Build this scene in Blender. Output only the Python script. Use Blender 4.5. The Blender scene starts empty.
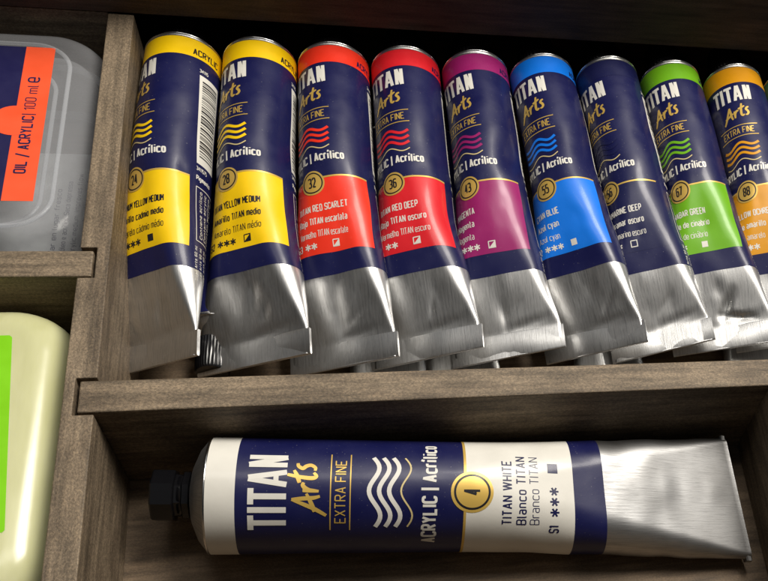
import bpy, bmesh, math, random
from mathutils import Vector, Matrix, noise
random.seed(7)
S = 0.01                      # the script is written in centimetres
scene = bpy.context.scene
COL = scene.collection
PI = math.pi

# ------------------------------------------------------------------ materials
def lin(c):
    c = c / 255.0
    return c / 12.92 if c <= .04045 else ((c + .055) / 1.055) ** 2.4
def rgb(r, g, b): return (lin(r), lin(g), lin(b), 1)

class NT:
    def __init__(s, name):
        s.m = bpy.data.materials.new(name); s.m.use_nodes = True
        s.t = s.m.node_tree; s.n = s.t.nodes
        s.p = s.n['Principled BSDF']
    def add(s, kind, **kw):
        n = s.n.new(kind)
        for k, v in kw.items():
            if k in n.inputs: n.inputs[k].default_value = v
            else: setattr(n, k, v)
        return n
    def link(s, a, b): s.t.links.new(a, b)
    def coords(s, kind='Object', scale=(1, 1, 1), rot=(0, 0, 0)):
        c = s.add('ShaderNodeTexCoord'); m = s.add('ShaderNodeMapping')
        m.inputs['Scale'].default_value = scale; m.inputs['Rotation'].default_value = rot
        s.link(c.outputs[kind], m.inputs['Vector']); return m.outputs[0]
    def noise(s, vec, scale, detail=4, rough=.55):
        n = s.add('ShaderNodeTexNoise'); n.inputs['Scale'].default_value = scale
        n.inputs['Detail'].default_value = detail; n.inputs['Roughness'].default_value = rough
        s.link(vec, n.inputs['Vector']); return n.outputs['Fac']
    def ramp(s, fac, stops):
        r = s.add('ShaderNodeValToRGB'); e = r.color_ramp.elements
        while len(e) < len(stops): e.new(.5)
        for i, (p, c) in enumerate(stops):
            e[i].position = p; e[i].color = c if len(c) == 4 else (*c, 1)
        s.link(fac, r.inputs[0]); return r.outputs[0]
    def mix(s, fac, a, b, mode='MIX'):
        m = s.add('ShaderNodeMix', data_type='RGBA', blend_type=mode)
        for sock, v in ((m.inputs[0], fac), (m.inputs[6], a), (m.inputs[7], b)):
            if isinstance(v, (int, float, tuple)): sock.default_value = v
            else: s.link(v, sock)
        return m.outputs[2]
    def bump(s, h, strength, dist):
        b = s.add('ShaderNodeBump'); b.inputs['Strength'].default_value = strength
        b.inputs['Distance'].default_value = dist; s.link(h, b.inputs['Height'])
        s.link(b.outputs[0], s.p.inputs['Normal']); return b

def wood(name, along, base, tint=1.0, speck=1.0):
    """stained softwood; along = index of the grain axis"""
    t = NT(name)
    sc = [1, 1, 1]; sc[along] = .09
    v = t.coords('Object', tuple(sc)); v2 = t.coords('Object')
    sp = [1, 1, 1]; sp[along] = .7
    v3 = t.coords('Object', tuple(sp))
    g1 = t.noise(v, 420, 5, .6); g2 = t.noise(v, 110, 3, .5); blotch = t.noise(v2, 55, 4, .6)
    spk = t.noise(v3, 1700, 3, .8)
    d = tuple(c * .36 for c in base[:3]); l = tuple(min(1, c * 1.6) for c in base[:3])
    c1 = t.ramp(g1, [(.3, d), (.5, base[:3]), (.72, l)])
    c2 = t.ramp(g2, [(.34, (.6, .56, .52)), (.6, (1.08, 1.06, 1.02))])
    c1 = t.mix(.25, c1, base); c = t.mix(.6, c1, c2, 'MULTIPLY')
    c3 = t.ramp(spk, [(.34, (.42, .40, .36)), (.5, (1, 1, 1)), (.66, (1.9, 1.85, 1.7))])
    c = t.mix(.62 * speck, c, c3, 'MULTIPLY')
    c4 = t.ramp(blotch, [(.3, (.72, .7, .68)), (.62, (1.1, 1.1, 1.1))])
    c = t.mix(.8, c, c4, 'MULTIPLY')
    t.link(c, t.p.inputs['Base Color'])
    t.p.inputs['Roughness'].default_value = .62
    t.p.inputs['Specular IOR Level'].default_value = .35
    m = t.add('ShaderNodeMath', operation='ADD'); t.link(g1, m.inputs[0]); t.link(spk, m.inputs[1])
    t.bump(m.outputs[0], .5, .0003)
    return t.m

WB = (.170, .132, .092, 1)
M = {}
M['wood_x'] = wood('stained_wood_across', 0, WB)
M['wood_y'] = wood('stained_wood_along', 1, WB)
M['wood_end'] = wood('stained_wood_floor', 0, (.15, .108, .07, 1), speck=.6)
M['wood_shaded'] = wood('shaded_stained_wood', 0, (.075, .05, .036, 1), speck=.5)  # shade on the back boards is put into this darker wood colour

def print_mat(name, col, rough=.42, coat=.2, dust=.6):
    t = NT(name)
    v = t.coords('Object')
    n1 = t.noise(v, 90, 3); n2 = t.noise(v, 2300, 1, .5)
    c = t.mix(t.ramp(n1, [(.3, (0, 0, 0)), (.7, (1, 1, 1))]), tuple(x * .9 for x in col[:3]) + (1,), col)
    dm = t.ramp(n2, [(.765, (0, 0, 0)), (.80, (dust * .8,) * 3)])
    c = t.mix(dm, c, (.5, .48, .44, 1))
    t.link(c, t.p.inputs['Base Color'])
    r = t.ramp(n1, [(.3, (rough * .8,) * 3), (.7, (rough * 1.25,) * 3)])
    t.link(r, t.p.inputs['Roughness'])
    t.p.inputs['Coat Weight'].default_value = coat; t.p.inputs['Specular IOR Level'].default_value = .33
    t.p.inputs['Coat Roughness'].default_value = .17
    t.bump(t.noise(v, 420, 3), .12, .0002)
    return t.m
def gold_mat(name, col):
    t = NT(name); t.p.inputs['Base Color'].default_value = col
    t.p.inputs['Metallic'].default_value = .35; t.p.inputs['Roughness'].default_value = .38
    return t.m

M['navy'] = print_mat('navy_print', (.0065, .008, .060, 1))
M['white_print'] = print_mat('white_print', (.70, .68, .62, 1), dust=0)
M['black_print'] = print_mat('black_print', (.012, .012, .016, 1), dust=0)
M['cream_print'] = print_mat('cream_print', (.62, .50, .24, 1), dust=0)
M['gold'] = gold_mat('gold_print', (.66, .44, .10, 1))
M['yellow'] = print_mat('yellow_print', (.90, .58, .003, 1), dust=.2)
M['scarlet'] = print_mat('scarlet_print', (.84, .036, .014, 1), dust=.3)
M['red'] = print_mat('red_print', (.66, .014, .022, 1), dust=.3)
M['magenta'] = print_mat('magenta_print', (.29, .012, .125, 1), dust=.3)
M['blue'] = print_mat('blue_print', (.005, .175, .76, 1), dust=.3)
M['green'] = print_mat('green_print', (.15, .41, .010, 1), dust=.3)
M['ochre'] = print_mat('ochre_print', (.66, .29, .006, 1), dust=.3)
M['sea_green'] = print_mat('sea_green_print', (.03, .16, .11, 1), dust=.3)
M['deep_navy'] = print_mat('deep_navy_print', (.008, .010, .06, 1), dust=.5)
M['orange'] = print_mat('orange_print', (.92, .105, .035, 1), rough=.4, coat=.1, dust=0)
M['lime'] = print_mat('lime_print', (.22, .62, .006, 1), rough=.4, coat=.1, dust=0)
M['navy_flat'] = print_mat('navy_ink', (.015, .014, .07, 1), rough=.4, coat=.1, dust=0)

def alu(name, base=(.66, .66, .655, 1), r0=.26, r1=.5, streak=1.0):
    t = NT(name)
    v = t.coords('UV', (1, .05, 1)); v2 = t.coords('UV', (1, .2, 1)); v3 = t.coords('Object')
    n = t.noise(v, 16, 5, .75); n2 = t.noise(v2, 3.2, 3, .5); n3 = t.noise(v3, 70, 4)
    c = t.ramp(n, [(.3, tuple(x * (1 - .42 * streak) for x in base[:3])), (.5, base[:3]), (.72, tuple(min(1, x * 1.12) for x in base[:3]))])
    c = t.mix(.5, c, t.ramp(n3, [(.35, (.72, .71, .7)), (.6, (1, 1, 1))]), 'MULTIPLY')
    t.link(c, t.p.inputs['Base Color'])
    t.p.inputs['Metallic'].default_value = 1
    t.link(t.ramp(n, [(.25, (r1,) * 3), (.75, (r0,) * 3)]), t.p.inputs['Roughness'])
    a = t.add('ShaderNodeMath', operation='MULTIPLY_ADD'); t.link(n2, a.inputs[0]); a.inputs[1].default_value = .5; t.link(n, a.inputs[2])
    t.bump(a.outputs[0], .35, .00012)
    return t.m
M['alu'] = alu('brushed_aluminium')
M['alu_big'] = alu('brushed_aluminium_dull', base=(.43, .43, .43, 1), r0=.34, r1=.54, streak=1.0)
M['alu_rim'] = alu('rim_aluminium', r0=.15, r1=.25, streak=.2)
def plain(name, col, rough, **kw):
    t = NT(name); t.p.inputs['Base Color'].default_value = col; t.p.inputs['Roughness'].default_value = rough
    for k, v in kw.items(): t.p.inputs[k.replace('_', ' ')].default_value = v
    v = t.coords('Object'); t.bump(t.noise(v, 500, 3), .1, .0002)
    return t.m
M['cap'] = plain('black_cap_plastic', (.004, .004, .005, 1), .2)

# ------------------------------------------------------------------ objects
def link(o): COL.objects.link(o); return o
def thing(name, label, cat, loc=(0, 0, 0), group=None):
    o = link(bpy.data.objects.new(name, None)); o.location = Vector(loc) * S
    o.empty_display_size = .01
    o['label'] = label; o['category'] = cat
    if group: o['group'] = group
    return o
def mesh_obj(name, bm, mats, parent=None, smooth=True, origin=(0, 0, 0), bevel=0):
    """bm in centimetres, world coordinates"""
    bmesh.ops.transform(bm, matrix=Matrix.Scale(S, 4) @ Matrix.Translation(-Vector(origin)), verts=bm.verts)
    me = bpy.data.meshes.new(name); bm.to_mesh(me); bm.free()
    for m in mats: me.materials.append(M[m])
    if smooth: me.shade_smooth()
    o = link(bpy.data.objects.new(name, me))
    if parent:
        o.parent = parent
        o.location = Vector(origin) * S - parent.location if parent.parent is None else Vector(origin) * S - parent.location - parent.parent.location
    else: o.location = Vector(origin) * S
    if bevel:
        b = o.modifiers.new('bevel', 'BEVEL'); b.width = bevel * S; b.segments = 2; b.limit_method = 'ANGLE'; b.angle_limit = .6
    return o
def prism(bm, pts, z0, z1, mat=0):
    lo = [bm.verts.new((x, y, z0)) for x, y in pts]; hi = [bm.verts.new((x, y, z1)) for x, y in pts]
    n = len(pts)
    f = [bm.faces.new(hi), bm.faces.new(lo[::-1])]
    for i in range(n): f.append(bm.faces.new((lo[i], lo[(i + 1) % n], hi[(i + 1) % n], hi[i])))
    for q in f: q.material_index = mat
    bmesh.ops.recalc_face_normals(bm, faces=f)
def boxp(x0, x1, y0, y1, z0, z1):
    bm = bmesh.new(); prism(bm, [(x0, y0), (x1, y0), (x1, y1), (x0, y1)], z0, z1); return bm

# ------------------------------------------------------------------ wooden box
HT = 4.6
box = thing('wooden_box', 'brown stained wooden paint box with narrow dividers holding the tubes and bottles', 'box', (10, 5, 0))
def board(name, bm, mat, bevel=.05):
    return mesh_obj(name, bm, [mat], box, smooth=False, bevel=bevel)
board('floor_panel', boxp(-11.8, 34.8, -8.9, 23, -.6, 0), 'wood_end', 0)
# main divider running away from the viewer, notched where the two shelves slot in
pts = [(.03, -9.0), (.03, -.07), (-.56, -.07), (-.56, 1.26), (.03, 1.26), (.03, 17.86), (-.86, 17.86),
       (-.86, 6.42), (-.36, 6.42), (-.36, 5.16), (-.86, 5.16), (-.86, -9.0)]
bm = bmesh.new(); prism(bm, pts, .002, HT); board('divider', bm, 'wood_y', .035)
board('shelf_divider', boxp(-.44, 35, .03, 1.17, .004, HT - .03), 'wood_x', .05)
board('shelf_divider', boxp(-12, -.46, 5.24, 6.3, .004, HT - .03), 'wood_x', .05)
board('right_divider', boxp(22.05, 23.0, -8.98, .02, .003, HT), 'wood_y', .035)
board('side_wall', boxp(-12.9, -12.02, -9.9, 23.9, -.6, HT + .01), 'wood_y', .05)
board('side_wall', boxp(35.02, 35.9, -9.9, 23.9, -.6, HT + .01), 'wood_y', .05)
board('front_wall', boxp(-12, 35, -9.9, -9.02, -.6, HT), 'wood_x', .05)
board('back_wall', boxp(-12, 35, 23.02, 23.9, -.6, HT - .01), 'wood_shaded', .05)
board('back_panel', boxp(-12, -.87, 17.9, 18.7, .003, HT), 'wood_x', .03)
# the upper level of the box: its front face closes the picture at the top
board('upper_tray', boxp(-13, 36, 17.88, 24, HT + .03, 10), 'wood_shaded', .04)

# ------------------------------------------------------------------ label artwork in flat (u, v) coordinates
# u grows to the right of the label's centre line, v grows from the cap end towards the crimp
class Art:
    """flat artwork: faces with a material name and a layer height, later wrapped round a tube"""
    def __init__(s): s.items = []; s.k = 0
    def poly(s, tris, mat, h):                 # tris: list of vertex tuples (u, v)
        s.items.append((tris, mat, h))
    def rect(s, u0, u1, v0, v1, mat, h):
        s.poly([[(u0, v0), (u0, v1), (u1, v1), (u1, v0)]], mat, h)
    def disc(s, u, v, r, mat, h, n=40, r0=0, sy=1):
        o = [(u + r * math.cos(2 * PI * i / n), v + sy * r * math.sin(2 * PI * i / n)) for i in range(n)]
        if r0:
            q = [(u + r0 * math.cos(2 * PI * i / n), v + sy * r0 * math.sin(2 * PI * i / n)) for i in range(n)]
            s.poly([[o[i], o[(i + 1) % n], q[(i + 1) % n], q[i]] for i in range(n)], mat, h)
        else: s.poly([o], mat, h)
    def stroke(s, pts, w, mat, h, taper=None):
        if not taper:                              # sharp corners: separate strokes, lengthened a little so that they close
            parts = [[pts[0]]]
            for i in range(1, len(pts) - 1):
                a, p, b = pts[i - 1], pts[i], pts[i + 1]
                d1 = (p[0] - a[0], p[1] - a[1]); d2 = (b[0] - p[0], b[1] - p[1])
                l1, l2 = math.hypot(*d1), math.hypot(*d2)
                c = (d1[0] * d2[0] + d1[1] * d2[1]) / ((l1 * l2) or 1)
                if c < .3:
                    e = w * (.5 if c > -.4 else .12)
                    parts[-1].append((p[0] + d1[0] / l1 * e, p[1] + d1[1] / l1 * e)); parts.append([p])
                else: parts[-1].append(p)
            parts[-1].append(pts[-1])
            if len(parts) > 1:
                for q in parts: s.stroke(q, w, mat, h)
                return
        s.k += 1; hh = h + .0005 * (s.k % 5)
        L = []; R = []
        n = len(pts)
        for i, p in enumerate(pts):
            a = pts[max(0, i - 1)]; b = pts[min(n - 1, i + 1)]
            dx, dy = b[0] - a[0], b[1] - a[1]; l = math.hypot(dx, dy) or 1
            ww = w / 2 * (taper[i] if taper else 1)
            if 0 < i < n - 1:
                d1 = (p[0] - a[0], p[1] - a[1]); d2 = (b[0] - p[0], b[1] - p[1])
                c = (d1[0] * d2[0] + d1[1] * d2[1]) / ((math.hypot(*d1) * math.hypot(*d2)) or 1)
                ww /= max(.6, math.sqrt(max(0, (1 + c) / 2)))
            nx, ny = -dy / l * ww, dx / l * ww
            L.append((p[0] + nx, p[1] + ny)); R.append((p[0] - nx, p[1] - ny))
        s.poly([[L[i], L[i + 1], R[i + 1], R[i]] for i in range(n - 1)], mat, hh)

# a condensed monoline alphabet: two characters per point (x, y), 'r' after a point rounds that corner
GLYPH = dict(A='00 mA 50|13 43', B='0A 00|0A 5Ar 55r 05|05 55r 50r 00', C='58 5Ar 0Ar 00r 50r 52', D='0A 00|0A 5Ar 50r 00', E='5A 0A 00 50|05 45',
    F='5A 0A 00|05 45', G='58 5Ar 0Ar 00r 50r 55 35', H='00 0A|50 5A|05 55', I='00 0A', K='00 0A|5A 04|26 50', L='0A 00 50', M='00 0A 34 6A 60',
    N='00 0A 50 5A', O='mA 0Ar 00r 50r 5Ar mA', P='00 0A|0A 5Ar 54r 04', R='00 0A|0A 5Ar 55r 05|25 50', S='58 5Ar 0Ar 05r 55r 50r 00r 02',
    T='0A 5A|mA m0', U='0A 00r 50r 5A', V='0A m0 5A', W='0A 20 4A 60 8A', X='00 5A|0A 50', Y='0A m5 5A|m5 m0', J='4A 40r 00r 02',
    a='07 47r 40|44 04r 00r 40', b='0A 00|00 40r 47r 07', c='46 47r 07r 00r 40r 41', d='4A 40|47 07r 00r 40', e='03 43 47r 07r 00r 40r 41',
    f='3A 1Ar 10|07 37', g='47 4zr 0z|40 00r 07r 47', h='0A 00|07 47r 40', i='07 00|0A 09', l='0A 00r 10', m='00 07|07 37r 30|37 67r 60',
    n='00 07|07 47r 40', o='27 07r 00r 40r 47r 27', p='0z 07|07 47r 40r 00', r='00 07|05 07r 37', s='46 47r 07r 04r 44r 40r 00r 01',
    t='1A 10r 30|07 37', u='07 00r 40r 47|47 40', v='07 20 47', x='00 47|07 40', y='07 20|47 1z', z='07 47 00 40', w='07 20 37 50 67',
    j='17 1zr 0z|1A 19', q='4z 47|47 07r 00r 40', k='00 0A|47 02|24 40')
GLYPH.update({'í': '07 00|09 1B', 'ó': GLYPH['o'] + '|29 3B', 'á': GLYPH['a'] + '|29 3B', 'é': GLYPH['e'] + '|29 3B', 'ó': GLYPH['o'] + '|29 3B',
    '0': '2A 0Ar 00r 40r 4Ar 2A', '1': '08 2A 20', '2': '08 0Ar 4Ar 46 00 40', '3': '09 0Ar 4Ar 45r 15|15 45r 40r 00r 01', '4': '30 3A 03 43',
    '5': '4A 0A 06 46r 40r 00r 01', '6': '49 4Ar 0Ar 00r 40r 46r 06', '7': '0A 4A 10', '8': '2A 0Ar 05r 45r 4Ar 2A|25 05r 00r 40r 45r 25',
    '9': '01 00r 40r 4Ar 0Ar 04r 44', '|': '0y 0B', '/': '0y 4B', '.': '00 01', '-': '04 34', ',': '01 0x'})
CH = {str(i): float(i) for i in range(10)}; CH.update(A=10., B=11.4, m=2.5, x=-1., y=-2., z=-3.)
def glyph(ch, rad=2.1):
    out = []; w = 0
    for st in GLYPH[ch].split('|'):
        P = [(CH[t[0]], CH[t[1]], len(t) > 2) for t in st.split()]
        w = max([w] + [p[0] for p in P]); Q = []
        for i, (x, y, rd_) in enumerate(P):
            if not rd_ or i in (0, len(P) - 1): Q.append((x, y)); continue
            a, b = P[i - 1], P[i + 1]
            la, lb = math.hypot(a[0] - x, a[1] - y), math.hypot(b[0] - x, b[1] - y)
            ra, rb = min(rad, la * .5), min(rad, lb * .5)
            pa = (x + (a[0] - x) / la * ra, y + (a[1] - y) / la * ra); pb = (x + (b[0] - x) / lb * rb, y + (b[1] - y) / lb * rb)
            for k in range(5):
                t = k / 4; Q.append(((1 - t) ** 2 * pa[0] + 2 * t * (1 - t) * x + t * t * pb[0], (1 - t) ** 2 * pa[1] + 2 * t * (1 - t) * y + t * t * pb[1]))
        R_ = [Q[0]]
        for q in Q[1:]:
            if math.hypot(q[0] - R_[-1][0], q[1] - R_[-1][1]) > 1e-3: R_.append(q)
        out.append(R_)
    return out, w
def text(art, body, u, v, cap, mat, h, width=None, cond=.74, bold=.012, align='L', rot=0):
    """cap = capital height; v = baseline; width = whole width if given. rot in degrees, counter-clockwise"""
    wt = 1.15 + bold * 45; gap = 1.15 + wt; x = 0; S_ = []
    for ch in body:
        if ch == ' ': x += 2.6 + wt; continue
        st, w = glyph(ch); S_ += [[(px + x, py) for px, py in q] for q in st]; x += w + gap
    tot = x - gap; sy = cap / 10; sx = sy * cond * 1.1
    if width: sx = width / tot
    off = {'L': 0, 'C': -tot / 2 * sx, 'R': -tot * sx}[align]
    cr, sr = math.cos(math.radians(rot)), math.sin(math.radians(rot))
    for q in S_:
        art.stroke([(u + (a * sx + off) * cr - b * sy * sr, v - ((a * sx + off) * sr + b * sy * cr)) for a, b in q], wt * sy, mat, h)
    return tot * sx

def brand(art, u, v0, W, Hc, mat, h):
    """big condensed capitals, cap height Hc from v0 (top) and total width W: T I T A N"""
    w = Hc * .155
    units = [('T', .92), ('I', .34), ('T', .92), ('A', 1.06), ('N', .86)]
    tot = sum(x for _, x in units) + .15 * 4; k = W / tot; x = u - W / 2
    Y = lambda t: v0 + Hc * t
    for ch, wd in units:
        if ch == 'A': x -= .09 * k
        a, b = x, x + wd * k; m = (a + b) / 2
        if ch == 'T':
            art.stroke([(a, Y(0) + w / 2), (b, Y(0) + w / 2)], w, mat, h); art.stroke([(m, Y(0) + w), (m, Y(1))], w * 1.05, mat, h)
        elif ch == 'I': art.stroke([(m, Y(0)), (m, Y(1))], w * 1.05, mat, h)
        elif ch == 'A':
            art.stroke([(a + w / 2, Y(1)), (m - w * .12, Y(0))], w, mat, h); art.stroke([(b - w / 2, Y(1)), (m + w * .12, Y(0))], w, mat, h)
            art.stroke([(a + .2 * k, Y(.72)), (b - .2 * k, Y(.72))], w * .85, mat, h)
        elif ch == 'N':
            art.stroke([(a + w / 2, Y(1)), (a + w / 2, Y(0))], w, mat, h); art.stroke([(b - w / 2, Y(1)), (b - w / 2, Y(0))], w, mat, h)
            art.stroke([(a + w * .55, Y(0)), (b - w * .55, Y(1))], w * 1.05, mat, h)
        x = b + .15 * k
def smooth_pts(pts, n=5):
    out = []
    for i in range(len(pts) - 1):
        p0 = pts[max(0, i - 1)]; p1 = pts[i]; p2 = pts[i + 1]; p3 = pts[min(len(pts) - 1, i + 2)]
        for j in range(n):
            t = j / n
            out.append(tuple(.5 * (2 * p1[k] + (p2[k] - p0[k]) * t + (2 * p0[k] - 5 * p1[k] + 4 * p2[k] - p3[k]) * t * t + (3 * p1[k] - p0[k] - 3 * p2[k] + p3[k]) * t ** 3) for k in (0, 1)))
    out.append(pts[-1]); return out
SCRIPT = [[(-.1, -.15), (.35, .35), (.75, .95), (1.08, 1.5)], [(1.08, 1.5), (1.1, .9), (1.1, .35), (1.18, .0)], [(.2, .42), (.7, .5), (1.4, .68)],
          [(1.62, .85), (1.58, .45), (1.5, .02)], [(1.54, .35), (1.72, .66), (1.95, .8), (2.12, .72)],
          [(2.72, 1.5), (2.5, .85), (2.38, .25), (2.5, .02), (2.75, .12)], [(2.12, .95), (2.55, 1.0), (3.0, 1.12)],
          [(3.5, .86), (3.28, .86), (3.1, .66), (3.25, .45), (3.3, .2), (3.1, .0), (2.88, .04)]]
def arts(art, u, v, W, Hc, mat, h, rot=10):
    kx = W / 3.5; ky = Hc / 1.55; r = math.radians(rot)
    for st in SCRIPT:
        P = []
        for x, y in smooth_pts(st):
            a = (x - 1.75 + .12 * y) * kx; b = (y - .6) * ky
            P.append((u + a * math.cos(r) - b * math.sin(r), v - (a * math.sin(r) + b * math.cos(r))))
        n = len(P); tp = [.75 + .45 * math.sin(PI * min(1, (i + 1.5) / n)) for i in range(n)]
        art.stroke(P, Hc * .125, mat, h, tp)
def wave(art, u, v, W, amp, w, mat, h):
    P = []
    for i in range(25):
        t = i / 24
        P.append((u - W / 2 + W * t, v - amp * math.cos(3 * PI * (t - .5)) - (t - .5) * amp * .5))
    art.stroke(P, w, mat, h)
def star(art, u, v, r, mat, h):
    for k in range(3):
        a = PI / 2 + k * PI / 3
        art.stroke([(u - r * math.cos(a), v - r * math.sin(a)), (u + r * math.cos(a), v + r * math.sin(a))], r * .42, mat, h + k * .001)

def label_art(k, lay, cm, num, names, series, stars, mark, ink, waves=None, band=None, seed=0, back=True):
    """k scales across, lay gives the v positions along the tube"""
    A = Art(); P = lay; half = PI * P['r']
    hb, hp, ht, hq = .010, .010, .0145, .022
    A.rect(-half + .01, half - .01, 0, P['band'], band or cm, hb)
    text(A, 'ACRYLIC', 2.2 * k / .7, P['band'] * .84, .42 * k, 'black_print' if cm in ('yellow',) else 'navy', ht, cond=.7)
    brand(A, 0, P['tit0'], 2.6 * k, P['tit1'] - P['tit0'], 'white_print', ht)
    arts(A, .05 * k, P['arts'], 1.75 * k, P['artsh'], 'gold', ht)
    for v in (P['l1'], P['l2']): A.rect(-1.32 * k, 1.32 * k, v - .018, v + .018, 'gold', ht)
    text(A, 'EXTRA FINE', 0, P['l2'] - (P['l2'] - P['l1']) * .24, (P['l2'] - P['l1']) * .52, 'gold', ht, width=2.1 * k, align='C', bold=0)
    d = (P['w1'] - P['w0']) / 3.2
    for i in range(3): wave(A, 0, P['w0'] + d * (i + .55), 2.4 * k, .13 * P['s'], d * .44, waves or cm, ht)
    wave(A, 0, P['w0'] + d * 3.75, 2.4 * k, .13 * P['s'], d * .17, 'cream_print', ht)
    text(A, 'ACRYLIC | Acrílico', 0, P['acr'], P['acrh'], 'white_print', ht, width=3.75 * k, align='C', bold=.02)
    A.rect(-P['pw'], P['pw'], P['g'], P['pe'], cm, hp)
    A.rect(-P['pw'], P['pw'], P['g'] - .05 * P['s'], P['g'] + .02, 'gold', ht)
    cv = P['g'] + .16 * P['s']; R = .70 * k
    A.disc(0, cv, R, 'gold', hq - .004); A.disc(0, cv, R * .86, 'black_print', hq, r0=R * .76)
    text(A, num, 0, cv + R * .36, R * .74, 'black_print', hq, cond=.62, align='C', bold=.008)
    for nm, v, b, cond in zip(names, P['t'], (.011, .009, -.004), (.66, .7, .7)):
        w = None
        text(A, nm, P['tx'], v, P['th'], ink, ht, cond=cond, bold=b, width=P.get('tw') if (P.get('tw') and len(nm) > 17) else (P['tbw'] * len(nm) if P.get('tbw') else None))
    text(A, series, P['tx'] - .3 * k, P['st'], P['th'], ink, ht, bold=.015)
    for i in range(stars): star(A, P['tx'] + (.40 + i * .34) * k / .9, P['st'] - P['th'] * .45, P['th'] * .52, ink, ht)
    mx, mv, q = P['tx'] + 2.05 * k, P['st'] - P['th'] * .5, .125 * k / .7
    if mark in ('full', 'light'): A.rect(mx - q, mx + q, mv - q, mv + q, ink if mark == 'full' else 'white_print', ht)
    else:
        A.stroke([(mx - q, mv - q), (mx + q, mv - q), (mx + q, mv + q), (mx - q, mv + q), (mx - q, mv - q)], q * .3, ink, ht)
        if mark == 'half': A.poly([[(mx + q, mv - q), (mx - q, mv + q), (mx + q, mv + q)]], ink, ht + .004)
    if back:                                    # bar code and small print on the far side of the label
        rnd = random.Random(seed); u0, u1 = P['bu'], P['bu'] + 1.0
        A.rect(u0, u1, 1.75, 5.9, 'white_print', hp)
        v = 2.0
        while v < 5.65:
            w = rnd.choice([.03, .03, .055, .08]); A.rect(u0 + .12, u1 - .12, v, v + w, 'black_print', ht); v += w + rnd.choice([.03, .05, .08])
        text(A, '34115', u0, 1.6, .15, 'white_print', ht)
        text(A, '3411575', u0, 6.2, .15, 'white_print', ht); text(A, 'Pigmento', u0, 6.6, .17, 'white_print', ht, bold=.02)
        A.stroke([(u0, 6.9), (u1 + .3, 6.9)], .03, 'white_print', ht); A.stroke([(u0, 6.9), (u0, 9.2)], .03, 'white_print', ht)
        A.stroke([(u0, 9.2), (u1 + .3, 9.2)], .03, 'white_print', ht)
        for i, wd in enumerate(('Contiene acrílico', 'Contains acrylic', 'Contém acrílico', 'No tóxico 60 ml')):
            text(A, wd, u0 + .3 + i * .25, 9.05, .13, 'white_print', ht, rot=90, width=2.0)
        for i in range(5): text(A, 'Titan Arts 60 ml', u0 + .05 + i * .22, 10.85, .1, 'white_print', ht, rot=90, width=1.4)
    return A

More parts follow.
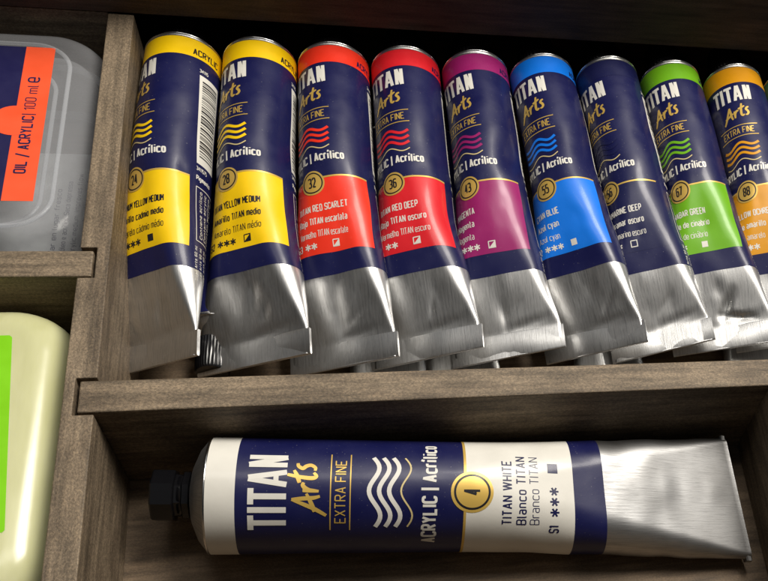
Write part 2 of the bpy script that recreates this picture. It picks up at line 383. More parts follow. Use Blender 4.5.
# ------------------------------------------------------------------ tube surface
class Tube:
    """a collapsible tube: round at the rim, pressed flat at the crimp. All vectors in centimetres."""
    def __init__(s, A, r, axis_up, crimp_a, crimp_b, Lc, u0a, u0b, flat0=.3, thick=.05, seed=0, dent=.03, power=1.15, axis=None):
        s.A = Vector(A); s.r = r; s.ca = Vector(crimp_a); s.cb = Vector(crimp_b)
        s.B = (s.ca + s.cb) / 2; s.e = (s.cb - s.ca).normalized(); s.W = (s.cb - s.ca).length
        s.L = (s.B - s.A).length; s.axis = (s.B - s.A).normalized(); s.flat0 = flat0; s.thick = thick
        s.e0 = (s.e - s.axis * s.e.dot(s.axis)).normalized()
        s.n0 = s.e0.cross(s.axis).normalized()
        if s.n0.z < 0: s.n0 = -s.n0
        s.seed = seed; s.dent = dent; s.power = power
        # angle of straight-up measured from the right crimp edge
        up = Vector((0, 0, 1)); s.phi_up = math.atan2(up.dot(s.n0), up.dot(s.e0))
        s.u0a, s.u0b = u0a, u0b
    def centre(s, v):
        t = v / s.L
        # keep the round part level, sink towards the crimp
        q = max(0, (t - .22) / .78) ** 1.45 if s.r < 1.5 else t
        c = s.A + (s.B - s.A) * t
        c.z = s.A.z + (s.B.z - s.A.z) * q
        return c
    def flat(s, v):
        t = (v - s.flat0 * s.L) / (s.L - s.cl - s.flat0 * s.L)
        return max(0., min(1., t)) ** s.power
    def raw(s, arc, v):
        """arc: distance round the tube from the right crimp edge, counter-clockwise seen from the crimp"""
        f = s.flat(v); tt = v / s.L
        e = s.e0.lerp(s.e, f).normalized(); n = s.n0
        r = s.r * (1 - f) + s.thick * f; w = s.W * f - 2 * s.thick * f      # stadium: two arcs of radius r and two flats of length w
        per = 2 * PI * r + 2 * w; a = (arc / (2 * PI * s.r)) % 1.0 * per
        q = PI * r / 2
        if a < q: ang = a / r if r > 1e-9 else 0; x, y = w / 2 + r * math.cos(ang), r * math.sin(ang)
        elif a < q + w: x, y = w / 2 - (a - q), r
        elif a < 3 * q + w: ang = PI / 2 + (a - q - w) / r; x, y = -w / 2 + r * math.cos(ang), r * math.sin(ang)
        elif a < 3 * q + 2 * w: x, y = -w / 2 + (a - 3 * q - w), -r
        else: ang = 1.5 * PI + (a - 3 * q - 2 * w) / r; x, y = w / 2 + r * math.cos(ang), r * math.sin(ang)
        p = s.centre(v) + e * x + n * y
        g = min(1, f * 2.5) * (1 - max(0, (f - .8) / .2)) + .12
        k = p * .55 + Vector((s.seed * 7.1, 0, 0)); k.y *= .6
        dn = noise.noise(k) + .5 * noise.noise(k * 2.1)
        radial = (e * x + n * y); radial = radial.normalized() if radial.length > 1e-6 else n
        edge = min(1, v / 1.2)
        p += radial * dn * s.dent * g * 2 * edge
        for (dv, da, dr, dd) in s.dents:
            q2 = ((v - dv) / (dr * 1.5)) ** 2 + ((((arc - da + PI * s.r) % (2 * PI * s.r)) - PI * s.r) / dr) ** 2
            if q2 < 9: p -= radial * dd * math.exp(-q2)
        for (v0_, a0_, v1_, a1_, wd, dp) in s.creases:           # sharp creases pressed into the metal
            dx, dy = v1_ - v0_, a1_ - a0_; l2 = dx * dx + dy * dy
            t = max(0, min(1, ((v - v0_) * dx + (arc - a0_) * dy) / l2))
            dd = math.hypot(v - v0_ - dx * t, arc - a0_ - dy * t)
            if dd < wd: p -= n * dp * (1 - dd / wd) ** 1.5 * math.sin(PI * min(1, t + .12)) * (1 if y > 0 else -1)
        return p
    dents = (); creases = (); cl = .95
    def arc_of(s, u, v):
        """u is measured on the label, clockwise positive to the right"""
        t = min(1, v / s.L); u0 = s.u0a + (s.u0b - s.u0a) * min(1, t / .55)
        return s.r * (s.phi_up - u0) - u
    def at(s, u, v, h):
        a = s.arc_of(u, v); e = .02
        p = s.raw(a, v); pa = s.raw(a + e, v); pv = s.raw(a, v + e)
        nrm = (pa - p).cross(pv - p).normalized()
        c = s.centre(v)
        if nrm.dot(p - c) < 0: nrm = -nrm
        return p + nrm * h

def wrap(tube, art, name, mats, parent, vend, base='navy', hbase=.005, swap=False):
    """label: a full sheet round the tube plus every printed shape on it, one mesh"""
    bm = bmesh.new(); used = [base]
    half = PI * tube.r
    nu = int(2 * half / .1); nv = int(vend / .12)
    grid = [[bm.verts.new(tube.at(-half + 2 * half * i / nu, .0 + vend * j / nv, hbase)) for i in range(nu)] for j in range(nv + 1)]
    for j in range(nv):
        for i in range(nu): bm.faces.new((grid[j][i], grid[j][(i + 1) % nu], grid[j + 1][(i + 1) % nu], grid[j + 1][i]))
    for polys, mat, h in art.items:
        if mat not in used: used.append(mat)
        mi = used.index(mat)
        b = bmesh.new(); cache = {}
        for f in polys:
            vs = []
            for p in f:
                kx = (round(p[0], 5), round(p[1], 5))
                if kx not in cache: cache[kx] = b.verts.new((p[0], p[1], 0))
                if not vs or cache[kx] is not vs[-1]: vs.append(cache[kx])
            if len(vs) > 2 and vs[0] is vs[-1]: vs.pop()
            if len(set(vs)) == len(vs) and len(vs) > 2:
                try: b.faces.new(vs)
                except ValueError: pass
        if not b.faces: b.free(); continue
        xs = [v.co.x for v in b.verts]; ys = [v.co.y for v in b.verts]
        st = .1
        for ax, lo, hi in ((0, min(xs), max(xs)), (1, min(ys), max(ys))):
            stp = st if ax == 0 else .12
            c = math.ceil(lo / stp + 1e-6) * stp
            while c < hi - 1e-5:
                co = (c, 0, 0) if ax == 0 else (0, c, 0); no = (1, 0, 0) if ax == 0 else (0, 1, 0)
                bmesh.ops.bisect_plane(b, geom=b.verts[:] + b.edges[:] + b.faces[:], plane_co=co, plane_no=no, dist=1e-5)
                c += stp
        mp = {v: bm.verts.new(tube.at(v.co.x, v.co.y, h)) for v in b.verts}
        for f in b.faces:
            try: q = bm.faces.new([mp[v] for v in f.verts])
            except ValueError: continue
            q.material_index = mi
        b.free()
    bm.normal_update()
    # make every face look outwards
    flip = []
    for f in bm.faces:
        c = f.calc_center_median(); v = (c - tube.A).dot(tube.axis)
        if f.normal.dot(c - tube.centre(max(0, min(tube.L, v)))) < 0: flip.append(f)
    bmesh.ops.reverse_faces(bm, faces=flip)
    return mesh_obj(name, bm, used, parent)

def ring_mesh(profile, C, axis, n=64, mat=0, flute=None):
    """lathe: profile = [(distance along axis, radius)], from C"""
    bm = bmesh.new(); axis = axis.normalized()
    x = axis.orthogonal().normalized(); y = axis.cross(x)
    rows = []
    for i, (d, r) in enumerate(profile):
        row = []
        for k in range(n):
            a = 2 * PI * k / n; rr = r
            if flute and flute[0] <= i <= flute[1]: rr = r * (1 + flute[3] * (abs(math.sin(a * flute[2] / 2)) - .5))
            row.append(bm.verts.new(C + axis * d + (x * math.cos(a) + y * math.sin(a)) * rr))
        rows.append(row)
    for a, b in zip(rows, rows[1:]):
        for k in range(n): bm.faces.new((a[k], a[(k + 1) % n], b[(k + 1) % n], b[k]))
    bm.faces.new(rows[0][::-1]); bm.faces.new(rows[-1])
    bmesh.ops.recalc_face_normals(bm, faces=bm.faces)
    return bm

def sharpen(o, ang=35):
    o.data.set_sharp_from_angle(angle=math.radians(ang))

def build_tube(root, tube, art, vend, base='navy', cap_k=1.0, crimp_len=.95, crimp_t=.07, detail=True, big=False):
    r = tube.r; L = tube.L
    # body -----------------------------------------------------------
    bm = bmesh.new(); uvl = bm.loops.layers.uv.new('UVMap')
    per = 2 * PI * r; nu = int(per / (.08 if detail else .2)); nv = int(L / (.1 if detail else .25))
    idx = {}
    rows = []
    v00 = vend - .15
    sh = [(-.62 * cap_k, .36 * r), (-.56 * cap_k, .52 * r), (-.34 * cap_k, .80 * r), (-.12 * cap_k, .955 * r), (-.06 * cap_k, .992 * r), (-.02 * cap_k, 1.0 * r)]
    ax0 = (tube.centre(.3) - tube.centre(0)).normalized()
    for d, rr in sh:
        row = []
        for i in range(nu):
            p0 = tube.raw(per * i / nu, 0) - tube.A
            p0 = p0 * (rr / r)
            v = bm.verts.new(tube.A + p0 + ax0 * d); idx[v] = (per * i / nu, d); row.append(v)
        rows.append(row)
    for j in range(nv + 1):
        v_ = L * j / nv; row = []
        for i in range(nu):
            v = bm.verts.new(tube.raw(per * i / nu, v_)); idx[v] = (per * i / nu, v_); row.append(v)
        rows.append(row)
    for a, b in zip(rows, rows[1:]):
        for i in range(nu):
            f = bm.faces.new((a[i], a[(i + 1) % nu], b[(i + 1) % nu], b[i]))
            for lp in f.loops:
                uu, vv = idx[lp.vert]
                if i == nu - 1 and uu < per * .3: uu += per
                lp[uvl].uv = (uu, vv)
    bm.faces.new(rows[0]); bm.faces.new(rows[-1])
    bmesh.ops.recalc_face_normals(bm, faces=bm.faces)
    body = mesh_obj('tube_body', bm, ['alu_big' if big else 'alu'], root)
    sharpen(body, 60)
    # rolled rim --------------------------------------------------------
    k = cap_k
    rim = mesh_obj('rim', ring_mesh([(-.06, r * .97), (-.07, r + .012), (-.05, r + .028), (-.015, r + .028), (.0, r + .012), (.01, r * .99)], tube.A, ax0), ['alu_rim'], root)
    # cap ---------------------------------------------------------------
    neck = mesh_obj('neck', ring_mesh([(-.6 * k, .34 * r), (-.62 * k, .36 * r), (-1.0 * k, .36 * r), (-1.02 * k, .33 * r)], tube.A, ax0), ['cap' if big else 'alu_rim'], root)
    if big: prof = [(-.64 * k, .40 * r), (-.66 * k, .42 * r), (-.84 * k, .42 * r), (-.90 * k, .36 * r), (-1.08 * k, .38 * r), (-1.10 * k, .44 * r), (-1.13 * k, .455 * r), (-1.72 * k, .455 * r), (-1.77 * k, .43 * r)]
    else: prof = [(-.66 * k, .5 * r), (-.70 * k, .62 * r), (-.76 * k, .64 * r), (-2.0 * k, .58 * r), (-2.08 * k, .54 * r)]
    cap = mesh_obj('cap', ring_mesh(prof, tube.A, ax0, n=8 if big else 72, flute=None if big else (1, 3, 36, .05)), ['cap'], root)
    sharpen(cap, 30)
    if big: cap.data.polygons.foreach_set('use_smooth', [False] * len(cap.data.polygons))
    # label -------------------------------------------------------------
    lab = wrap(tube, art, 'label', None, root, vend, base)
    # folded crimp --------------------------------------------------------
    bm = bmesh.new(); uvl = bm.loops.layers.uv.new('UVMap')
    e = tube.e; d = (tube.centre(L) - tube.centre(L - .8)).normalized(); n = e.cross(d).normalized()
    if n.z < 0: n = -n
    nn = 24 if detail else 8; secs = []
    for i in range(nn + 1):
        t = i / nn; w = (t - .5) * (tube.W + .16)
        wob = .055 * noise.noise(Vector((w * .8, tube.seed * 3.3, 0))) * (1 if detail else 0) * crimp_len
        T = crimp_t
        prof = [(-crimp_len, T * .75), (-crimp_len + .05, T), (-crimp_len * .5, T * .92), (-.04, T * .9), (.02, T * .5), (.02, -T * .5), (-.04, -T * .9), (-crimp_len, -T)]
        ring = []
        for (q, hh) in prof:
            p = tube.B + e * w + d * (q + wob * .5) + n * (hh + wob * (1.2 if q > -.5 * crimp_len else .5) + .06 * q * math.sin(w * 1.3 + tube.seed))
            vv = bm.verts.new(p); idx[vv] = (w + 9, q + 3); ring.append(vv)
        secs.append(ring)
    for a, b in zip(secs, secs[1:]):
        for i in range(len(a)):
            f = bm.faces.new((a[i], a[(i + 1) % len(a)], b[(i + 1) % len(a)], b[i]))
    bm.faces.new(secs[0]); bm.faces.new(secs[-1][::-1])
    for f in bm.faces:
        for lp in f.loops: lp[uvl].uv = idx[lp.vert]
    bmesh.ops.recalc_face_normals(bm, faces=bm.faces)
    cr = mesh_obj('crimped_end', bm, ['alu_big' if big else 'alu'], root); sharpen(cr, 40)
    return body

SM = dict(r=1.38, s=.9, band=.95, tit0=1.15, tit1=2.02, arts=2.72, artsh=.72, l1=3.42, l2=4.0, w0=4.3, w1=5.15, acr=5.9, acrh=.32,
          pw=2.16, g=6.62, pe=9.55, t=(7.9, 8.4, 8.9), st=9.34, th=.24, tx=-.78, tw=2.0, bu=2.32)
BG = dict(r=1.91, s=1.3, band=.86, tit0=1.23, tit1=2.36, arts=2.98, artsh=.88, l1=3.68, l2=4.28, w0=4.85, w1=5.85, acr=6.97, acrh=.42,
          pw=5.95, g=7.93, pe=11.62, t=(9.45, 9.93, 10.38), st=11.05, th=.3, tx=-1.1, tbw=.205, bu=3.4)

R = 1.38
heads = [(1.56, 17.05), (4.38, 17.03), (7.2, 17.0), (10.06, 17.0), (12.94, 17.0), (15.8, 17.02), (18.72, 17.08), (21.62, 17.05), (24.62, 17.05)]
crimps = [((-.35, 3.7, .95), (2.42, 3.25, 2.75)),
          ((2.25, 3.55, .95), (6.05, 3.2, 2.75)),
          ((5.35, 3.45, .9), (9.02, 3.15, 2.5)),
          ((8.2, 3.6, .95), (12.06, 3.45, 2.5)),
          ((11.15, 3.6, .9), (15.2, 3.65, 2.1)),
          ((14.75, 3.65, .9), (18.25, 3.2, 2.95)),
          ((17.4, 3.6, .9), (21.22, 3.7, 2.25)),
          ((19.95, 3.8, .95), (23.95, 3.5, 2.35)),
          ((22.7, 3.9, .95), (26.7, 3.6, 2.4))]
u0 = [(-66, -48), (-51, -40), (-50, -40), (-45, -39), (-52, -46), (-47, -52), (-65, -62), (-46, -52), (-28, -48)]
info = [
 ('yellow', '24', ('CADMIUM YELLOW MEDIUM', 'Amarillo cadmio medio', 'Amarelo cádmio médio'), 'S3', 3, 'full', 'black_print', None,
  'yellow topped navy paint tube lying against the wooden divider, its white bar code showing'),
 ('yellow', '28', ('TITAN YELLOW MEDIUM', 'Amarillo TITAN medio', 'Amarelo TITAN médio'), 'S2', 3, 'half', 'black_print', None,
  'yellow and navy paint tube numbered 28, between the other yellow tube and the scarlet one'),
 ('scarlet', '32', ('TITAN RED SCARLET', 'Rojo TITAN escarlata', 'Vermelho TITAN escarlate'), 'S3', 2, 'half', 'white_print', None,
  'bright scarlet and navy paint tube numbered 32, beside the yellow tube'),
 ('red', '36', ('TITAN RED DEEP', 'Rojo TITAN oscuro', 'Vermelho TITAN escuro'), 'S3', 2, 'half', 'white_print', None,
  'deep red and navy paint tube numbered 36, between the scarlet and the magenta tube'),
 ('magenta', '43', ('MAGENTA', 'Magenta', 'Magenta'), 'S3', 3, 'half', 'white_print', None,
  'magenta and navy paint tube numbered 43, between the deep red and the bright blue tube'),
 ('blue', '55', ('CYAN BLUE', 'Azul cyan', 'Azul cyan'), 'S2', 3, 'light', 'white_print', None,
  'bright cyan blue and navy paint tube numbered 55, beside the magenta tube'),
 ('deep_navy', '56', ('ULTRAMARINE DEEP', 'Azul ultramar oscuro', 'Azul ultramarino escuro'), 'S2', 3, 'open', 'white_print', 'deep_navy',
  'all navy paint tube numbered 56, without any coloured panel, beside the green one'),
 ('green', '67', ('CINNABAR GREEN', 'Verde de cinabrio', 'Verde de cinábrio'), 'S3', 2, 'light', 'white_print', None,
  'lime green and navy paint tube numbered 67, with a crumpled silver end'),
 ('ochre', '88', ('YELLOW OCHRE', 'Ocre amarillo', 'Ocre amarelo'), 'S1', 3, 'light', 'white_print', None,
  'ochre yellow and navy paint tube numbered 88, beside the lime green tube'),
]
rd = random.Random(3)
GR = 'paint tubes lying in the upper row'
for i, (cm, num, nm, ser, st, mk, ink, wv, lab) in enumerate(info):
    ca, cb = crimps[i]
    A0 = (heads[i][0], heads[i][1], 3.15)
    root = thing('paint_tube', lab, 'paint tube', ((A0[0] + (ca[0] + cb[0]) / 2) / 2, 10, 1.6), GR)
    T = Tube(A0, R, None, ca, cb, 0, math.radians(u0[i][0]), math.radians(u0[i][1]), flat0=.40, seed=i + 1, dent=.04, power=1.55 + .25 * math.sin(i * 2.3))
    pu = T.r * T.phi_up
    T.dents = [(rd.uniform(2, 9), pu + rd.uniform(-.8, .8), rd.uniform(.18, .4), rd.uniform(.015, .035)) for _ in range(4)] + \
              [(rd.uniform(3, 9.5), pu + rd.uniform(-1.4, 1.2), rd.uniform(.5, .9), rd.uniform(.03, .10)) for _ in range(3)] + \
              [(rd.uniform(11.0, 12.2), pu + rd.uniform(-.8, .6), rd.uniform(.12, .3), rd.uniform(.03, .06)) for _ in range(2)]
    per = 2 * PI * R
    T.creases = [(T.L - 1.25, .55, T.L - .98, per * .3, .28, .05), (T.L - 2.1, pu + rd.uniform(-.5, .1), T.L - 1.3, pu + rd.uniform(.2, .7), rd.uniform(.14, .3), rd.uniform(.02, .06))]
    if num == '67':
        T.creases += [(T.L - 2.2, 1.6, T.L - .9, 2.3, .35, .14), (T.L - 1.4, 2.2, T.L - 1.0, .3, .22, .12), (T.L - 1.2, 3.9, T.L - 1.0, 2.4, .25, .1)]
    if num == '43': T.dents += [(5.2, T.phi_up * T.r - .95, .5, .16)]
    lay = dict(SM)
    lay['bu'] = 2.75 if i else 2.45
    art = label_art(.7, lay, cm, num, nm, ser, st, mk, ink, wv, seed=i)
    build_tube(root, T, art, 10.38, cap_k=1.0)

# the edge of one more tube at the right-hand end
root = thing('paint_tube', 'dark green topped paint tube at the far right, cut by the edge of the picture', 'paint tube', (28, 10, 1.6), GR)
T = Tube((27.5, 17.05, 3.15), R, None, (25.7, 3.9, .9), (29.8, 3.6, 2.4), 0, math.radians(-10), math.radians(-30), flat0=.42, seed=12)
build_tube(root, T, label_art(.7, dict(SM), 'sea_green', '92', ('GREEN',), 'S2', 2, 'light', 'white_print', None, seed=12, back=False), 10.95)

# tubes of a lower layer, seen only in the gaps
low = [(3.05, True, 'aluminium paint tube lying underneath, its black cap in the gap between the two yellow tubes'),
       (8.7, False, 'mostly hidden silver tube lying underneath the scarlet and the deep red tube'),
       (11.45, False, 'mostly hidden silver tube end showing below the gap between deep red and magenta tubes'),
       (17.25, False, 'mostly hidden silver tube end showing under the corner of the bright blue tube'),
       (23.6, False, 'mostly hidden silver tube end below the crumpled end of the lime green tube')]
for k, (x, rev, lab) in enumerate(low):
    root = thing('paint_tube', lab, 'paint tube', (x, 10, 0), 'paint tubes lying underneath the upper row')
    if rev: T = Tube((x - .35, 5.6, 1.0), .98, None, (x + 1.5, 16.5, .1), (x - 1.5, 16.5, .1), 0, 0, 0, flat0=.2, seed=20 + k)
    else: T = Tube((x, 15.0, 1.0), .98, None, (x - 1.45, 2.4, .35), (x + 1.45, 2.4, .35), 0, 0, 0, flat0=.2, seed=20 + k)
    art = Art(); build_tube(root, T, art, 8.5, detail=False, cap_k=.95 if rev else .8)

# the big tube in the lower compartment
root = thing('paint_tube', 'large white and navy paint tube numbered 4 lying on its side below the shelf', 'paint tube', (12, -2.2, 0))
T = Tube((3.0, -1.74, 1.93), 1.91, None, (21.3, -5.15, .62), (20.95, -.5, 1.6), 0, math.radians(-21), math.radians(-21), flat0=.45, thick=.22, seed=31, dent=.03, power=1.25)
class _B: pass
T.cl = .1
art = label_art(1.0, dict(BG), 'white_print', '4', ('TITAN WHITE', 'Blanco TITAN', 'Branco TITAN'), 'S1', 3, 'full', 'navy', 'white_print', band='white_print', seed=9, back=False)
build_tube(root, T, art, 12.75, cap_k=1.0, crimp_len=.22, crimp_t=.2, big=True)

# ------------------------------------------------------------------ bottles
def round_rect(x0, x1, y0, y1, r, n=10):
    P = []
    for cx, cy, a0 in ((x1 - r, y1 - r, 0), (x0 + r, y1 - r, 90), (x0 + r, y0 + r, 180), (x1 - r, y0 + r, 270)):
        for k in range(n + 1):
            a = math.radians(a0 + 90 * k / n); P.append((cx + r * math.cos(a), cy + r * math.sin(a)))
    return P
def pillow_mesh(x0, x1, y0, y1, z0, z1, r, edge, inset=0, n=12, waist=0):
    """flat bottle lying on its back: rounded outline, rounded edges"""
    bm = bmesh.new(); rows = []
    m = 8
    steps = []
    for k in range(m + 1): a = PI / 2 * k / m; steps.append((edge * (1 - math.sin(a)), z0 + edge * (1 - math.cos(a))))
    steps = [(edge * (1 - math.sin(PI / 2 * k / m)), z0 + inset + edge * (1 - math.cos(PI / 2 * k / m))) for k in range(m + 1)] + \
            [(edge * (1 - math.cos(PI / 2 * k / m)), z1 - inset - edge * (1 - math.sin(PI / 2 * k / m))) for k in range(m + 1)]
    for ins, z in steps:
        i2 = ins + inset; rr = max(.05, r - i2)
        row = []
        for (x, y) in round_rect(x0 + i2, x1 - i2, y0 + i2, y1 - i2, rr, n):
            if waist:
                t = (y - y0) / (y1 - y0); x -= waist * math.sin(PI * t) * (1 if x > (x0 + x1) / 2 else -1) * 1.0
            row.append(bm.verts.new((x, y, z)))
        rows.append(row)
    for a, b in zip(rows, rows[1:]):
        for k in range(len(a)): bm.faces.new((a[k], a[(k + 1) % len(a)], b[(k + 1) % len(a)], b[k]))
    bm.faces.new(rows[0][::-1]); bm.faces.new(rows[-1])
    bmesh.ops.recalc_face_normals(bm, faces=bm.faces)
    return bm
def flat_art(name, art, base_poly, base_mat, z, parent, t=.006):
    bm = bmesh.new(); used = [base_mat]
    vs = [bm.verts.new((x, y, z)) for x, y in base_poly]; bm.faces.new(vs)
    for polys, mat, h in art.items:
        if mat not in used: used.append(mat)
        for f in polys:
            vs = []
            for p in f:
                vs.append(bm.verts.new((p[0], p[1], z + h)))
            try: q = bm.faces.new(vs); q.material_index = used.index(mat)
            except ValueError: pass
    bm.normal_update()
    bmesh.ops.reverse_faces(bm, faces=[f for f in bm.faces if f.normal.z < 0])
    return mesh_obj(name, bm, used, parent, smooth=False)

def clear_plastic(name, milk):
    t = NT(name); p = t.p
    p.inputs['Base Color'].default_value = (.66, .67, .70, 1); p.inputs['Roughness'].default_value = .12; p.inputs['Specular IOR Level'].default_value = .7
    v = t.coords('Object'); t.bump(t.noise(v, 60, 3), .3, .0008)
    lw = t.add('ShaderNodeLayerWeight'); lw.inputs['Blend'].default_value = .28
    mm = t.add('ShaderNodeMath', operation='MULTIPLY_ADD'); t.link(lw.outputs['Facing'], mm.inputs[0]); mm.inputs[1].default_value = .7; mm.inputs[2].default_value = milk
    mm.use_clamp = True
    tr = t.add('ShaderNodeBsdfTransparent'); tr.inputs[0].default_value = (.93, .94, .95, 1)
    mx = t.add('ShaderNodeMixShader'); t.link(mm.outputs[0], mx.inputs[0]); t.link(tr.outputs[0], mx.inputs[1]); t.link(p.outputs[0], mx.inputs[2])
    t.link(mx.outputs[0], t.n['Material Output'].inputs[0])
    return t.m
M['clear'] = clear_plastic('clear_plastic', .04)
M['ridge'] = clear_plastic('clear_plastic_ridge', .12)
M['liquid'] = clear_plastic('clear_plastic_inner', .01)
t = NT('frosted_label_back'); v = t.coords('Object'); nz = t.noise(v, 120, 3)
t.link(t.ramp(nz, [(.3, (.42, .41, .40)), (.7, (.60, .59, .57))]), t.p.inputs['Base Color']); t.p.inputs['Roughness'].default_value = .5
M['back_label'] = t.m
t = NT('pale_green_plastic'); v = t.coords('Object', (1, .25, 1)); nz = t.noise(v, 70, 4, .6)
t.link(t.ramp(nz, [(.35, (.52, .52, .28)), (.65, (.62, .62, .37))]), t.p.inputs['Base Color'])
t.p.inputs['Roughness'].default_value = .22; t.p.inputs['Subsurface Weight'].default_value = .25; t.p.inputs['Subsurface Radius'].default_value = (.004, .004, .002)
t.bump(t.noise(t.coords('Object'), 90, 2), .1, .0006)
M['pale_green'] = t.m

b1 = thing('medium_bottle', 'clear flat plastic bottle with navy and orange label lying in the upper left compartment', 'bottle', (-5, 12, 0))
mesh_obj('bottle_body', pillow_mesh(-8.6, -.95, 6.7, 17.82, .05, 4.0, 2.0, 1.1), ['clear'], b1)
mesh_obj('inner_wall', pillow_mesh(-8.1, -1.55, 7.5, 17.2, .45, 3.3, 1.4, .7), ['liquid'], b1)
def ridge(ins, z, rad, rr):
    P = round_rect(-8.6 + ins, -.95 - ins, 6.7 + ins, 17.82 - ins, rr, 12); bm = bmesh.new(); rows = []
    n = len(P)
    for i, (x, y) in enumerate(P):
        a, b = P[i - 1], P[(i + 1) % n]; d = Vector((b[0] - a[0], b[1] - a[1], 0)).normalized(); nn = Vector((d.y, -d.x, 0))
        rows.append([bm.verts.new(Vector((x, y, z)) + nn * rad * 1.6 * math.cos(2 * PI * k / 10) + Vector((0, 0, rad * math.sin(2 * PI * k / 10)))) for k in range(10)])
    for i in range(n):
        a, b = rows[i], rows[(i + 1) % n]
        for k in range(10): bm.faces.new((a[k], a[(k + 1) % 10], b[(k + 1) % 10], b[k]))
    bmesh.ops.recalc_face_normals(bm, faces=bm.faces)
    mesh_obj('moulded_ridge', bm, ['ridge'], b1)
ridge(1.15, 3.97, .05, 1.3); ridge(.35, 2.2, .09, 1.75); ridge(.95, .3, .12, 1.1); ridge(1.75, 3.3, .05, 1.2)
# back label seen through the plastic
bm = bmesh.new(); prism(bm, round_rect(-7.4, -1.95, 8.2, 14.9, .25, 4), .1, .14); 
bmk = mesh_obj('back_label', bm, ['back_label'], b1, smooth=False)
a = Art()
x = -2.15
lines = ['Medio para óleo y acrílico. Mejora la fluidez', 'Oil and acrylic medium. Improves flow', 'Médio para óleo e acrílico. Seca depressa', 'Conservar en lugar fresco']
for k, s_ in enumerate(lines): text(a, s_, x - k * .34, 8.6, .17, 'navy_flat', .01, rot=90, width=5.6 - .4 * k, bold=0)
for it in a.items:
    pass
a.items = [([[(px, 8.6 - (py - 8.6)) for px, py in f] for f in polys], m_, h_) for polys, m_, h_ in a.items]
flat_art('back_lettering', a, [(-7.3, 8.7), (-2.0, 8.7), (-2.0, 8.72), (-7.3, 8.72)], 'navy_flat', .15, bmk)
# front label: navy field, orange band with a bump, turned text
a = Art()
zt = 3.3
xl, xr = -3.9, -2.92
a.rect(xl, xr, 9.55, 17.28, 'orange', .006)
a.disc(xl, 13.4, .74, 'orange', .010)
def ttext(s_, x_, y_, cap, mat, **kw):
    b = Art(); w = text(b, s_, 0, 0, cap, mat, .016, rot=90, **kw)
    for polys, m_, h_ in b.items: a.poly([[(x_ + px, y_ - py) for px, py in f] for f in polys], m_, h_)
ttext('OIL / ACRYLIC', -3.3, 10.85, .34, 'navy_flat', width=2.75, bold=.012)
ttext('|', -3.3, 13.72, .34, 'navy_flat', bold=0)
ttext('100 ml', -3.3, 13.95, .34, 'navy_flat', width=1.25, bold=-.005)
ttext('e', -3.3, 15.4, .5, 'navy_flat', bold=0, cond=1)
nearer = lambda x, y: (8.7 + (x - 8.7) * .9771, -17.95 + (y + 17.95) * .9771)
a.items = [([[nearer(*p) for p in f] for f in polys], m_, h_) for polys, m_, h_ in a.items]
flat_art('front_label', a, [nearer(*p) for p in ((-7.6, 9.55), (xl, 9.55), (xl, 17.28), (-7.6, 17.28))], 'navy_flat', 4.004, b1)

b2 = thing('paint_bottle', 'pale green opaque plastic bottle with lime green label lying in the lower left compartment', 'bottle', (-5, 0, 0))
mesh_obj('bottle_body', pillow_mesh(-8.8, -.94, -6.0, 4.95, .05, 3.9, 2.1, 1.25, waist=.1), ['pale_green'], b2)
a = Art()
flat_art('front_label', a, [(-7.4, -3.5), (-2.22, -3.5), (-2.16, -3.42), (-2.7, 3.34), (-2.78, 3.42), (-7.4, 3.42)], 'lime', 3.906, b2)

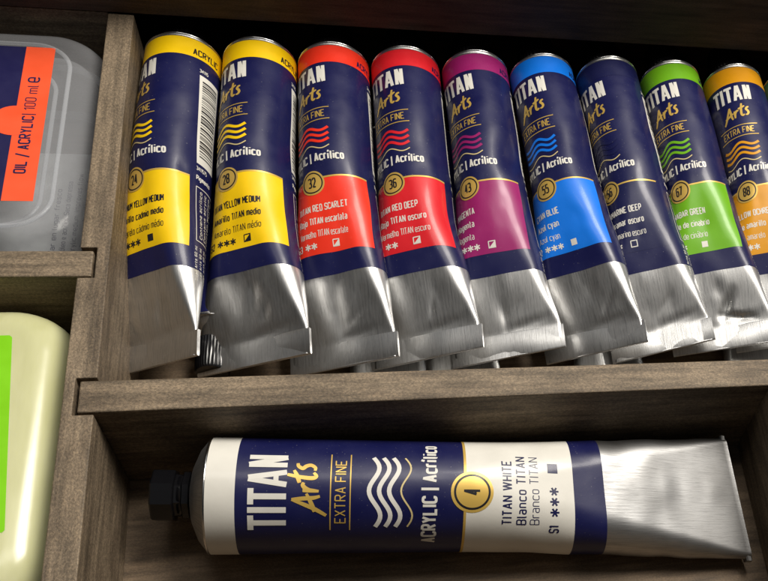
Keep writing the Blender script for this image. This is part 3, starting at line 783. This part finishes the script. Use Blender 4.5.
# ------------------------------------------------------------------ light
w = bpy.data.worlds.new('World'); scene.world = w; w.use_nodes = True
nt = w.node_tree; bg = nt.nodes['Background']
tc = nt.nodes.new('ShaderNodeTexCoord'); nz = nt.nodes.new('ShaderNodeTexNoise'); nz.inputs['Scale'].default_value = 2.2; nz.inputs['Detail'].default_value = 2
nt.links.new(tc.outputs['Generated'], nz.inputs['Vector'])
dt = nt.nodes.new('ShaderNodeVectorMath'); dt.operation = 'DOT_PRODUCT'; dt.inputs[1].default_value = (.25, .62, .55)   # the lit side of the room
nt.links.new(tc.outputs['Generated'], dt.inputs[0])
ad = nt.nodes.new('ShaderNodeMath'); ad.operation = 'MULTIPLY_ADD'; ad.inputs[1].default_value = 1.3
nt.links.new(nz.outputs['Fac'], ad.inputs[0]); nt.links.new(dt.outputs['Value'], ad.inputs[2])
rp = nt.nodes.new('ShaderNodeValToRGB'); mr = nt.nodes.new('ShaderNodeMath'); mr.operation = 'MULTIPLY'; mr.inputs[1].default_value = .5
nt.links.new(ad.outputs[0], mr.inputs[0]); nt.links.new(mr.outputs[0], rp.inputs[0])
rp.color_ramp.elements[0].position = .42; rp.color_ramp.elements[0].color = (.06, .059, .058, 1)
rp.color_ramp.elements[1].position = .9; rp.color_ramp.elements[1].color = (.80, .82, .84, 1)
nt.links.new(rp.outputs[0], bg.inputs[0]); bg.inputs[1].default_value = .40

def area(name, loc, target, size, power, col):
    l = bpy.data.lights.new(name, 'AREA'); l.shape = 'RECTANGLE'; l.size, l.size_y = size; l.energy = power; l.color = col
    o = link(bpy.data.objects.new(name, l)); o.location = Vector(loc) * S
    o.rotation_euler = (Vector(target) * S - o.location).to_track_quat('-Z', 'Y').to_euler(); return o
area('ceiling_lamp', (45, 32, 85), (10, 6, 0), (.40, .32), 12, (1, .94, .85))
area('room_lamp', (8, 24, 100), (8, 0, 0), (.45, .22), 1.7, (1, .95, .88))

# ------------------------------------------------------------------ camera, solved from the vanishing lines of the box
cam = bpy.data.cameras.new('camera'); co = link(bpy.data.objects.new('camera', cam))
Rm = [[0.95811937, -0.05365468, 0.28129781], [-0.18222675, -0.87198349, 0.45435471], [0.22090878, -0.48658603, -0.84524159]]
m = Matrix(((Rm[0][0], -Rm[0][1], -Rm[0][2], 8.69762718 * S), (Rm[1][0], -Rm[1][1], -Rm[1][2], -17.95368909 * S), (Rm[2][0], -Rm[2][1], -Rm[2][2], 33.9 * S), (0, 0, 0, 1)))
co.matrix_world = m
cam.sensor_width = 36; cam.lens = 36 * 1002.0659 / 768
cam.shift_x = (384 - 686.8957) / 768; cam.shift_y = (443.1338 - 290.5) / 768
cam.clip_start = .01; cam.clip_end = 20
scene.camera = co
scene.view_settings.view_transform = 'Standard'; scene.view_settings.look = 'None'; scene.view_settings.gamma = 1
scene.view_settings.exposure = 0
